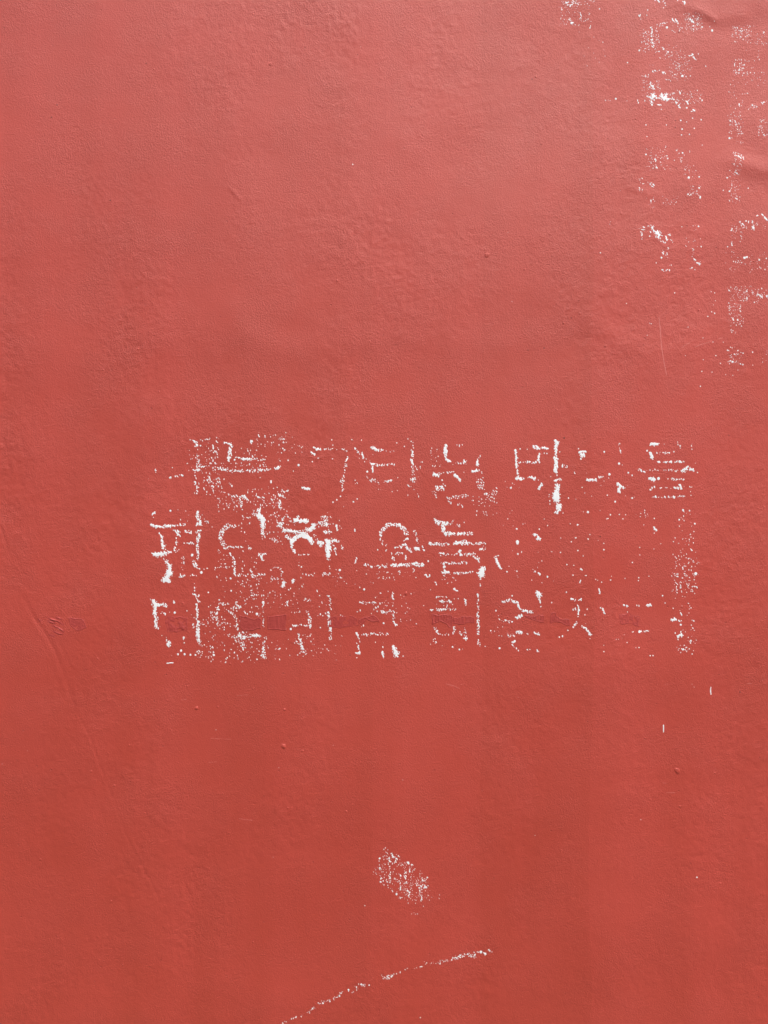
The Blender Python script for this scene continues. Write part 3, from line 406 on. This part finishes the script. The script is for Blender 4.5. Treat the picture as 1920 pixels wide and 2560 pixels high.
d 487 1072 9;s 620 1215 675 1205 20 .5;s 610 1235 630 1250 12 .9;s 655 1240 655 1275 14 .8;d 603 1285 12;d 552 1335 7;s 605 1400 620 1415 20 .7;s 658 1405 685 1400 24 .9;s 690 1360 720 1355 14 .6
s 650 1180 680 1190 14 .5;r 880 960 1000 1030 .03;d 970 975 9;d 805 978 7;d 995 1175 9;s 900 1190 930 1205 14 .97;s 920 1290 935 1300 16 .92;s 955 1335 978 1345 19 .97;s 900 1315 905 1325 14 .7
s 890 1380 930 1390 22 .82;r 810 1080 1000 1180 .03;r 880 1220 990 1330 .035;s 92 950 100 925 5 .7;s 100 925 106 950 5 .7
@painted_character|top character of the rightmost column, a hazy dusting of specks
%L
r 1380 200 1560 340 .065;s 1380 215 1460 235 24 .42;s 1480 230 1510 310 28 .32;r 1550 240 1659 350 .07;r 1370 290 1480 350 .03
@painted_character|second character of the rightmost column, a dense speckled corner
r 1480 380 1510 480 .045;s 1585 400 1590 470 14 .3;r 1380 460 1500 600 .14;s 1390 560 1460 540 24 .5;s 1500 570 1659 575 14 .25;r 1360 580 1659 680 .02;r 1520 440 1560 580 .025
@painted_character|rightmost-column character with a speckled stroke under a faint level line
s 1350 728 1500 745 12 .3;r 1360 760 1470 900 .04;s 1430 830 1436 850 12 .85;s 1500 860 1659 810 18 .25;s 1610 820 1640 800 20 .5;d 1538 835 9
r 1345 900 1455 1070 .11;s 1400 1000 1450 1060 24 .42;s 1355 960 1370 965 12 .7;d 1353 1100 11;r 1355 1080 1460 1150 .04;r 1580 940 1659 1080 .11;s 1610 1050 1635 1075 24 .55
@painted_bar|slanting speckled bar of the rightmost column beside the open ring
s 1385 1220 1450 1250 34 .3;s 1410 1240 1455 1265 20 .75;r 1370 1215 1455 1330 .13;s 1380 1305 1400 1310 18 .8;r 1345 1340 1440 1620 .075;s 1400 1370 1410 1385 14 .8
d 1352 1525 9;d 1332 1418 8;s 1390 1575 1405 1585 18 .7;d 1503 1500 6;d 1300 1520 6
@painted_character|rightmost-column character with dense white chips running off the edge
%H
s 1290 990 1300 1010 20 .6;s 1370 930 1400 960 18 .6;s 1400 950 1440 985 24 .7;s 1500 930 1515 1000 22 .8;s 1500 995 1550 940 24 .7;s 1440 920 1490 935 20 .6;r 1270 960 1420 1040 .11
s 1545 860 1560 885 12 .8;s 1600 850 1620 885 20 .85;s 1620 885 1665 918 24 .97;s 1390 1070 1400 1110 20 .82;s 1360 1125 1400 1105 12 .7;s 1290 1130 1300 1160 18 .7;d 1255 1175 9
s 1300 1060 1350 1100 20 .25;r 1580 920 1659 1010 .04;s 1295 1210 1330 1250 12 .45;s 1412 1285 1450 1275 24 .92;s 1310 1320 1390 1320 24 .45;s 1300 1295 1320 1310 12 .8
d 1570 1303 10;d 1640 1290 9;s 1560 1385 1590 1370 16 .5;d 1628 1400 8;r 1220 1230 1659 1440 .016
@painted_character|rightmost-column character like an upside-down L of fine specks
%I
s 1270 185 1275 200 16 .97;r 1250 140 1480 300 .085;s 1335 155 1385 185 24 .45;d 1448 190 10;s 1430 245 1450 260 20 .8;s 1500 180 1515 240 20 .45;s 1545 230 1620 235 28 .55;d 1650 240 15;d 1523 300 8
r 1480 150 1659 300 .05;s 1280 350 1310 375 32 .42;r 1260 300 1400 390 .10;r 1260 400 1410 540 .11;s 1300 450 1320 480 16 .87;d 1355 475 10;s 1290 570 1340 600 14 .35;d 1297 597 6;d 1395 537 7
@painted_character|lowest mark of the rightmost column, a small knot of specks
s 1290 745 1310 755 18 .7;s 1255 770 1285 778 12 .8;s 1315 800 1330 820 16 .8;d 1358 777 8;d 1388 795 6;d 1505 793 9;d 1410 803 8;s 1285 830 1295 860 16 .8;s 1285 875 1315 895 22 .82
s 1355 915 1385 912 16 .7;d 1408 915 10;d 1360 970 5;d 1508 920 6;r 1260 740 1400 910 .055;r 1590 780 1659 920 .035;d 1310 1022 5;d 1240 1015 5
@paint_smear|slanted oblong smear of vertical white streaks below the lettering
%J
p .10 500 250 650 330 900 460 1060 590 1200 700 1260 880 1200 1100 1050 1110 900 1080 740 1050 600 930 440 800 310 770 350 620 440 480
s 630 330 650 380 36 .85;s 600 400 600 470 42 .9;s 640 385 700 400 36 .85;s 705 400 690 480 36 .85;s 650 480 660 500 36 .6;s 580 500 600 560 28 .6;d 440 422 20;d 432 462 12;d 443 575 20
d 455 795 20;d 500 780 15;d 510 842 13;d 465 740 17;s 598 640 605 790 34 .5;d 738 380 15;s 860 470 900 485 28 .85;s 900 490 950 525 30 .8;s 930 540 915 630 24 .7;s 830 560 840 600 26 .6
s 850 620 850 700 46 .62;s 850 740 850 840 54 .62;s 770 700 760 830 34 .6;s 770 860 765 920 28 .7;d 710 990 22;s 740 1040 790 1040 24 .7;s 880 920 890 950 22 .85;s 920 930 910 1010 32 .82
s 935 1030 925 1065 22 .82;s 1030 770 1035 800 28 .82;s 1040 840 1190 860 54 .5;s 1090 900 1080 1000 64 .6;s 1110 1000 1100 1100 36 .55;s 1100 700 1130 780 36 .55;d 1200 725 18;d 1165 880 22
s 930 760 940 880 34 .4;s 680 750 690 780 28 .5;r 960 550 1060 700 .11;r 1290 920 1410 1060 .07;r 1200 1000 1300 1100 .05;d 898 1130 10;d 1015 1135 9;d 1137 1183 9;d 205 1175 10;d 508 275 11
d 533 255 8;d 563 340 10;d 516 380 8;d 570 285 8;s 958 1290 965 1310 14 .95;s 985 1290 1030 1310 15 .95;d 1045 1305 8
@painted_line|thin dotted white curve rising to the right near the bottom
%K
s 75 628 100 610 12 .55;s 125 600 195 570 18 .38;s 210 575 225 540 12 .35;s 250 555 300 510 18 .5;s 330 480 410 460 24 .28;s 400 445 410 465 11 .8;s 440 445 500 400 16 .35;d 482 428 7
s 540 380 580 400 14 .55;s 595 350 610 385 13 .65;s 625 345 660 345 20 .55;d 695 348 6;d 716 308 3;s 785 285 830 300 22 .4;s 800 300 865 270 22 .5;d 853 287 8;s 885 270 915 250 13 .55
s 940 240 970 225 8 .8;s 990 235 1070 215 13 .25;d 1070 215 6;s 1090 190 1200 190 24 .22;s 1200 175 1280 170 20 .25;s 1290 160 1370 135 26 .5;s 1400 130 1445 140 30 .5;s 1445 115 1500 110 10 .5
d 1493 114 13;s 1515 120 1525 130 15 .9;s 1545 95 1570 120 13 .6;d 1060 578 5
@paint_specks|few lone white specks spread over the bare red wall
%P
d 1000 48 4;d 945 860 5;s 950 855 962 850 3 .6;d 165 660 4;d 835 1240 3;d 1268 1400 3
%Q
s 1358 258 1364 242 4 .8;s 1290 442 1293 450 5 .95;s 1293 450 1300 440 4 .9;d 725 762 4;s 689 795 692 804 4 .8;d 1465 775 4;d 700 316 3;d 1425 45 4;s 688 1092 688 1100 4 .7
%R
d 1272 1296 5;d 388 1066 4;d 1255 256 4;d 1244 241 3;d 295 312 3;d 458 908 3;d 966 981 4
%U
d 648 697 3;d 305 490 3;d 617 1187 4;d 945 574 3;d 1326 763 3
%Z
d 68 1877 .9;d 5 1910 .8;d 1905 1700 .8
'''
DH, DW = 2560, 1920
dens = np.zeros((DH, DW), np.float32); solid = np.zeros((DH, DW), np.float32); own = np.full((DH, DW), -1, np.int16)
names = []
YY, XX = np.mgrid[0:DH, 0:DW].astype(np.float32)
def put(x0, y0, x1, y1, fn, dens=dens):
    a0, b0 = max(0, int(x0)), max(0, int(y0)); a1, b1 = min(DW, int(x1) + 2), min(DH, int(y1) + 2)
    if a1 <= a0 or b1 <= b0: return
    v = fn(XX[b0:b1, a0:a1], YY[b0:b1, a0:a1]); cur = dens[b0:b1, a0:a1]
    k = v > cur; cur[k] = v[k]; own[b0:b1, a0:a1][k if dens is not solid else v > .3] = len(names) - 1
def ss(x): x = np.clip(x, 0, 1); return x * x * (3 - 2 * x)
def poly_sd(X, Y, P):
    d = np.full(X.shape, 1e9); ins = np.zeros(X.shape, bool); n = len(P)
    for k in range(n):
        (xa_, ya_), (xb_, yb_) = P[k], P[(k + 1) % n]; d = np.minimum(d, seg_d(X, Y, xa_, ya_, xb_, yb_))
        c = ((ya_ > Y) != (yb_ > Y)); ins ^= c & (X < (xb_ - xa_) * (Y - ya_) / ((yb_ - ya_) + 1e-9) + xa_)
    return np.where(ins, d, -d)
tile = TILES['Z']
for ln in MARKS.splitlines():
    ln = ln.split('#')[0].strip()
    if not ln: continue
    if ln[0] == '@': names.append(ln[1:].split('|')); continue
    if ln[0] == '%': tile = TILES[ln[1]]; continue
    ox, oy, sc = tile
    for tok in ln.split(';'):
        q = tok.split()
        if not q: continue
        k, n = q[0], [float(v) for v in q[1:]]
        if k == 's':
            x1, y1, x2, y2 = ox + n[0] / sc, oy + n[1] / sc, ox + n[2] / sc, oy + n[3] / sc; hw = n[4] / sc / 2; c = n[5] ** .8 if .45 < n[5] < .9 else n[5]
            def fn(X, Y):
                d = seg_d(X, Y, x1, y1, x2, y2)
                return c * ss((hw * .92 + .9 - d) / 2.4)
            m = hw + 3; put(min(x1, x2) - m, min(y1, y2) - m, max(x1, x2) + m, max(y1, y2) + m, fn)
        elif k == 'r':
            x1, y1, x2, y2 = ox + n[0] / sc, oy + n[1] / sc, ox + n[2] / sc, oy + n[3] / sc; c = n[4] * (1.6 if ox >= 1400 and oy < 1000 else .85)
            def fn(X, Y):
                d = np.minimum(np.minimum(X - x1, x2 - X), np.minimum(Y - y1, y2 - Y)); e = min(x2 - x1, y2 - y1) * .22
                return c * ss((d + e * .6) / (e + 3))
            put(x1 - 8, y1 - 8, x2 + 8, y2 + 8, fn)
        elif k == 'd':
            x1, y1, r_ = ox + n[0] / sc, oy + n[1] / sc, max(n[2] / sc * (.74 if n[2] > 4 else .4), .3)
            def fn(X, Y): return np.clip(.9 + (r_ - np.hypot(X - x1, (Y - y1) * .92)) / 1.8, 0, 1.2) * (np.hypot(X - x1, Y - y1) < r_ + 1.3)
            put(x1 - r_ - 3, y1 - r_ - 3, x1 + r_ + 3, y1 + r_ + 3, fn, solid)
        elif k in 'bp':
            c = 1.25 if k == 'b' else n.pop(0)
            P = [(ox + n[i] / sc, oy + n[i + 1] / sc) for i in range(0, len(n), 2)]
            xs, ys = [p[0] for p in P], [p[1] for p in P]
            if k == 'b': fn = lambda X, Y: np.clip(.64 + poly_sd(X, Y, P) / 5.5, 0, 1.25)
            else: fn = lambda X, Y: c * ss(.5 + poly_sd(X, Y, P) / 8)
            put(min(xs) - 5, min(ys) - 5, max(xs) + 5, max(ys) + 5, fn)
        elif k == 'a':
            cx, cy, r_ = ox + n[0] / sc, oy + n[1] / sc, n[2] / sc; hw = n[3] / sc / 2; c, a0, a1 = n[4], n[5], n[6]
            def fn(X, Y):
                an = np.degrees(np.arctan2(Y - cy, X - cx)) % 360; lo, hi = a0 % 360, a1 % 360
                ok = (an >= lo) & (an <= hi) if lo < hi else (an >= lo) | (an <= hi)
                return np.where(ok, c * ss((hw + 1.2 - np.abs(np.hypot(X - cx, Y - cy) - r_)) / 2.4), 0)
            put(cx - r_ - hw - 3, cy - r_ - hw - 3, cx + r_ + hw + 3, cy + r_ + hw + 3, fn)
# speckle field: separate flecks on the high points of the roller stipple, running together where much paint is left
rk = .8 * blur((DH, DW), 1.7, 1.4, 71) + .6 * blur((DH, DW), .8, .8, 72)
rk = np.clip(.5 + rk / 2.6, 0, 1.25)
f = np.maximum(dens, solid) - (.80 + .24 * rk)
f[np.maximum(dens, solid) <= .3] = -1
SP = 3.8
cyx = np.mgrid[0:DH / SP, 0:DW / SP]; rp = np.random.default_rng(8)
pts_y = ((cyx[0] + rp.uniform(0, 1, cyx[0].shape)) * SP).ravel(); pts_x = ((cyx[1] + (np.arange(cyx.shape[1]) % 2)[:, None] * .5 + rp.uniform(0, .9, cyx[1].shape)) * SP).ravel()
uu = rp.uniform(0, 1, pts_x.shape); rr_ = rp.uniform(.72, 1.32, pts_x.shape)
ix_, iy_ = np.clip(pts_x.astype(int), 0, DW - 1), np.clip(pts_y.astype(int), 0, DH - 1)
dd = np.minimum(dens[iy_, ix_], .92); act = np.minimum(1, 1.55 * dd ** .8 * np.where(((pts_x > 1340) & (pts_y < 1060)) | (pts_y > 2050), 1.7, 1)) * .96
keep = (dd > .004) & (uu < act); wob = blur((DH, DW), 1.1, 1.1, 74)
for x, y, d_, a_, q_ in zip(pts_x[keep], pts_y[keep], dd[keep], act[keep], rr_[keep]):
    pw = .90 if x > 1340 and y < 1060 else (.96 if y > 2050 else 1.0)
    r_ = pw * q_ * math.sqrt(SP * SP * d_ / (math.pi * max(a_, .02))) * .96
    x0, x1, y0, y1 = max(0, int(x - 5)), min(DW, int(x + 6)), max(0, int(y - 5)), min(DH, int(y + 6))
    X, Y = XX[y0:y1, x0:x1] - x, YY[y0:y1, x0:x1] - y
    an = q_ * 9.7; ca, sa = math.cos(an) * .25, math.sin(an) * .25
    v = (r_ - np.hypot(X * (1.08 + ca) + Y * sa, Y * (.92 - ca) + X * sa) + .28 * wob[y0:y1, x0:x1] - .30) * .35
    f[y0:y1, x0:x1] = np.maximum(f[y0:y1, x0:x1], v)
    o4 = own[y0:y1, x0:x1]; o4[(v > -.4) & (o4 < 0)] = own[min(int(y), DH - 1), min(int(x), DW - 1)]
LIFT = np.clip(f * 1.3, -.16, .10)          # mm
cell = np.maximum(np.maximum(f[:-1, :-1], f[1:, :-1]), np.maximum(f[:-1, 1:], f[1:, 1:])) > 0
cown = own[:-1, :-1].copy()
for o_ in (own[1:, :-1], own[:-1, 1:], own[1:, 1:]): cown = np.maximum(cown, o_)
def paint_mesh(name, mask, parent, mat=M_WHITE):
    jy, ix = np.nonzero(mask)
    a = jy * DW + ix; q = np.stack([a, a + DW, a + DW + 1, a + 1], -1)
    u, inv = np.unique(q, return_inverse=True); py, px = u // DW, u % DW
    h = wall_h(px, py) + LIFT[py, px] + .02
    return mesh_obj(name, to3(px, py, h), inv.reshape(-1, 4), mat, parent, True)
def components(mask):
    """label 8-connected islands by propagating the lowest index"""
    lab = np.where(mask, np.arange(mask.size).reshape(mask.shape) + 1, 0)
    while True:
        p = np.pad(lab, 1); n = lab.copy()
        big = np.iinfo(lab.dtype).max
        for dy in (0, 1, 2):
            for dx in (0, 1, 2):
                s_ = p[dy:dy + lab.shape[0], dx:dx + lab.shape[1]]; n = np.minimum(n, np.where(s_ > 0, s_, big))
        n = np.where(mask, n, 0)
        if (n == lab).all(): return lab
        lab = n
for k, (nm, lb) in enumerate(names):
    m = cell & (cown == k)
    if not m.any(): continue
    ys, xs = np.nonzero(m); b0, b1, a0, a1 = ys.min(), ys.max() + 1, xs.min(), xs.max() + 1
    sub = m[b0:b1, a0:a1]; rest = m.copy(); big_ones = []
    if nm not in ('paint_specks',):
        lab = components(sub); ids, cnt = np.unique(lab[lab > 0], return_counts=True)
        for i_ in ids[cnt > 60]:
            c = lab == i_; yy, xx = np.nonzero(c)
            if max(np.ptp(yy), np.ptp(xx)) < 10: continue
            full = np.zeros_like(m); full[b0:b1, a0:a1] = c; rest &= ~full; big_ones.append(full)
    if not rest.any(): rest, big_ones = m, []
    o = paint_mesh(nm, rest, wall)
    o['label'] = lb; o['kind'] = 'stuff'       # specks too small to pick apart; the larger islands are children
    for c in big_ones: paint_mesh('paint_patch', c, o)

# ------------------------------------------------------------------ raised and scraped pieces of the red skin
def sheet(name, x0, y0, x1, y1, fn, mat, parent=wall, step=1.0, label=None):
    """a piece of skin whose height above the wall (mm) is fn(X, Y); only where it stands proud"""
    xs = np.arange(x0, x1 + .01, step); ys = np.arange(y0, y1 + .01, step); X, Y = np.meshgrid(xs, ys); h = fn(X, Y)
    c = np.maximum(np.maximum(h[:-1, :-1], h[1:, :-1]), np.maximum(h[:-1, 1:], h[1:, 1:])) > 0
    jy, ix = np.nonzero(c); n = len(xs); a = jy * n + ix
    q = np.stack([a, a + n, a + n + 1, a + 1], -1); u, inv = np.unique(q, return_inverse=True)
    px, py = X.ravel()[u], Y.ravel()[u]; hh = wall_h(px, py) + np.maximum(h.ravel()[u], -.15)
    o = mesh_obj(name, to3(px, py, hh), inv.reshape(-1, 4), mat, parent, True)
    if label: o['label'] = label
    return o
_ns = blur((512, 512), 1.6, 1.3, 91); _ns2 = blur((512, 512), 5, 4, 92); _st = blur((512, 512), 14, 1.1, 93); _sd = blur((512, 512), 3, 3, 94)
def tx(A, X, Y): return A[(Y.astype(int)) % 512, (X.astype(int)) % 512]
def patch(P, hgt=.3, stripe=0., ruf=.03, lip=.18, label='raised patch of darker red paint with a ragged edge'):
    xs, ys = [p[0] for p in P], [p[1] for p in P]
    def fn(X, Y):
        s = poly_sd(X, Y, P) + 1.3 * tx(_ns2, X, Y)
        h = np.clip(s * .5, -.4, hgt * .6) + .95 * lip * np.exp(-((s - 1.3) / .95) ** 2)
        h += np.where(s > 1.5, stripe * tx(_st, X, Y) + ruf * tx(_ns, X, Y) + ruf * 1.5 * tx(_sd, X, Y), 0)
        return np.where(s > -2.5, h, -1)
    return sheet('scraped_patch', min(xs) - 6, min(ys) - 6, max(xs) + 6, max(ys) + 6, fn, M_PATCH, label=label)
patch(TP('M', 610, 350, 840, 380, 885, 500, 740, 535, 640, 470), .2, 0, .05, .25, 'small four-sided raised patch left of the lettering')
patch(TP('D', 245, 965, 330, 958, 410, 975, 415, 1060, 330, 1085, 250, 1080, 235, 1010), .2, 0, .10, .10, 'rough crumbly raised patch beside the first tall stroke')
patch(TP('D', 832, 958, 1000, 985, 995, 1060, 860, 1068, 835, 1040), .3, 0, .03, .30, 'smooth four-sided raised patch with crisp edges')
patch(TP('D', 1045, 955, 1200, 950, 1195, 1070, 1050, 1066), .3, .09, .02, .22, 'square raised patch with fine vertical ridges')
patch(TP('E', -60, 968, 60, 960, 175, 968, 175, 1030, 60, 1050, -60, 1045), .1, .04, .03, .08, 'long faint raised band of red paint')
patch(TP('E', 180, 985, 230, 965, 300, 955, 352, 990, 350, 1015, 320, 1000, 250, 992, 200, 1020), .3, 0, .05, .30, 'curled lifted flake of red paint')
patch(TP('E', 765, 945, 922, 952, 920, 1052, 880, 1018, 830, 1008, 765, 1030), .3, .10, .02, .25, 'ridged raised patch with a torn lower edge')
patch(TP('E', 940, 965, 1105, 965, 1105, 1015, 1010, 1022, 945, 1020), .25, .09, .02, .15, 'low ridged patch beside the thin vertical stroke')
patch(TP('F', 170, 960, 320, 950, 318, 1010, 240, 1000), .25, .10, .02, .2, 'tapering ridged raised patch')
patch(TP('F', 372, 930, 408, 935, 415, 968, 525, 985, 526, 1045, 470, 1010, 420, 1003, 372, 1010), .3, .05, .03, .2, 'boot-shaped raised patch with a dark lower edge')
patch(TP('F', 915, 945, 1000, 938, 1080, 965, 1078, 1045, 1010, 1020, 935, 1022), .15, .04, .07, .12, 'crinkled raised patch near the right end of the lettering')
def ridge(name, pts, wd, hgt, mat, label=None, groove=False, br=0.):
    xs, ys = [p[0] for p in pts], [p[1] for p in pts]; m = wd * 2 + 4
    def fn(X, Y):
        d = path_d(X, Y, pts); q = 1 + br * tx(_ns2, X, Y)
        e = ss(np.minimum(np.hypot(X - pts[0][0], Y - pts[0][1]), np.hypot(X - pts[-1][0], Y - pts[-1][1])) / (wd * 3) + .15)
        if groove:
            h = hgt * np.exp(-((d - wd * .75) / (wd * .42)) ** 2) - .02 + .05 * np.exp(-(d / wd) ** 2)
            h = h * q * e
            return np.where(d < wd * 1.8, h, -1)
        h = (hgt * np.exp(-(d / (wd * .5)) ** 2) - .03) * q
        return np.where(d < wd * 1.6, h * e, -1)
    return sheet(name, min(xs) - m, min(ys) - m, max(xs) + m, max(ys) + m, fn, mat, label=label)
for pts, wd, dp, lb in GOUGES:
    xs, ys = [p[0] for p in pts], [p[1] for p in pts]
    sheet('gouge', min(xs) - 9, min(ys) - 9, max(xs) + 9, max(ys) + 9, lambda X, Y: np.where(path_d(X, Y, pts) < wd * 1.1, .012, -1), M_RED, label=lb)
for pts in (TP('M', 335, 355, 400, 385, 470, 400, 540, 450), TP('M', 335, 405, 420, 430), TP('M', 400, 465, 480, 495, 550, 545), TP('M', 410, 540, 480, 575, 535, 580), TP('M', 450, 350, 520, 375), TP('M', 200, 375, 230, 400), TP('M', 360, 595, 420, 612)):
    ridge('paint_flake', pts, 3.2, .5, M_PATCH, None, False, .5)
ridge('paint_flake', TP('M', 470, 500, 500, 512, 535, 538), 1.6, .62, M_PALE, 'pale-tipped flake')
ridge('crease', [(700, 1256), (790, 1264), (900, 1268), (1000, 1272), (1060, 1278)], 3, .09, M_RED, 'soft raised crease above the second row of lettering', False, .5)
ridge('crease', [(1742, 1072), (1800, 1076), (1850, 1079), (1905, 1080)], 1.5, .07, M_RED, 'faint pale crease near the right edge', False, .5)
ridge('scratch', TP('I', 580, 450, 592, 560, 598, 660, 605, 750, 625, 870, 655, 1020), 1.2, .10, M_PALE, 'thin pale upright scratch below the upper lettering', False, .6)
for t, pts in (('I', (800, 752, 840, 722, 885, 700)), ('I', (930, 745, 1010, 712, 1090, 690)), ('I', (1160, 665, 1210, 652)), ('U', (420, 305, 450, 301, 480, 300)),
               ('U', (115, 326, 145, 324)), ('U', (275, 537, 330, 540, 390, 541)), ('U', (262, 668, 310, 665)), ('U', (430, 975, 500, 985)), ('U', (1560, 240, 1600, 250, 1635, 265)), ('U', (1640, 243, 1659, 240)),
               ('R', (1105, 835, 1155, 834)), ('R', (1085, 780, 1105, 784)), ('R', (1545, 238, 1572, 238)), ('R', (1095, 242, 1112, 240)), ('Q', (300, 660, 330, 690)), ('L', (1100, 1392, 1130, 1400))):
    ridge('scratch', TP(t, *pts), 1.0, .08, M_PALE, None, False, .5)
ridge('bristle', TP('R', 1347, 258, 1346, 280, 1348, 297), 1.3, .4, M_WHITE, 'short upright white bristle stuck near the right edge')
ridge('bristle', TP('R', 1089, 464, 1090, 485, 1089, 503), 1.2, .4, M_WHITE, 'short upright white bristle lower than the other one')
ridge('bristle', TP('U', 37, 127, 55, 125, 72, 124), 1.2, .4, M_WHITE, 'short level white bristle under the lettering')
# lumps of grit trapped under the paint
def nib(px, py, r, h, mat=M_RED, sq=1.0):
    s0 = int(px * 7 + py) % 400
    def fn(X, Y):
        d = np.hypot(X - px, (Y - py) * sq) + .25 * r * tx(_ns2, X + s0, Y)
        return h * np.clip(1 - (d / r) ** 2, -.3, 1) - .01
    return sheet('plaster_lump', px - r * 2, py - r * 2, px + r * 2, py + r * 2, fn, mat, step=.8)
LUMPS = [('U', 150, 253, 3.2), ('U', 202, 372, 5), ('U', 680, 380, 3.4), ('U', 675, 580, 7), ('U', 777, 605, 2.4), ('U', 343, 838, 2.2), ('U', 1017, 935, 3.6), ('U', 316, 366, 2.2),
         ('U', 507, 265, 2), ('U', 623, 465, 2.2), ('U', 772, 433, 2.2), ('U', 383, 130, 2.6), ('U', 350, 622, 2), ('Q', 565, 460, 5.5), ('Q', 150, 680, 3), ('Q', 1330, 1050, 2.4),
         ('Q', 1060, 903, 2.6), ('Q', 780, 1000, 3), ('Q', 807, 556, 2.2), ('P', 375, 165, 3), ('O', 400, 1103, 4.5), ('O', 488, 1672, 3.2), ('O', 503, 1165, 2), ('O', 567, 988, 2.4), ('O', 430, 607, 2.2),
         ('R', 1165, 715, 6.5), ('R', 1178, 908, 3), ('R', 1400, 1330, 3), ('R', 1090, 245, 2), ('E', 560, 780, 4.5), ('F', 1047, 320, 2.4), ('L', 605, 945, 3), ('L', 855, 930, 2.4), ('H', 1035, 1085, 3),
         ('I', 55, 730, 2.4), ('I', 365, 155, 2.2), ('I', 975, 378, 2.6), ('Z', 345, 872, 2.4), ('Z', 220, 1000, 2), ('Z', 100, 2150, 2.6), ('Z', 1380, 640, 2.2), ('Z', 1340, 190, 2.4), ('Z', 843, 702, 3)]
for t, x, y, r in LUMPS:
    (px, py), = TP(t, x, y); nib(px, py, r, .22 + r * .11)
r2 = np.random.default_rng(77)
for k in range(70): nib(r2.uniform(10, 1910), r2.uniform(10, 2550), r2.uniform(1.5, 2.6), r2.uniform(.2, .42))
GRIT = [(143, 262), (129, 293), (365, 157), (894, 137), (1045, 120), (1331, 196), (275, 500), (1320, 875), (1360, 870), (1428, 795), (1500, 1341), (875, 1638), (1133, 1967), (380, 540), (1589, 1340), (660, 1990), (1850, 1730), (1830, 410), (1690, 300), (1410, 1095)]
for px, py in GRIT: nib(px, py, 1.5, .2, M_DIRT)
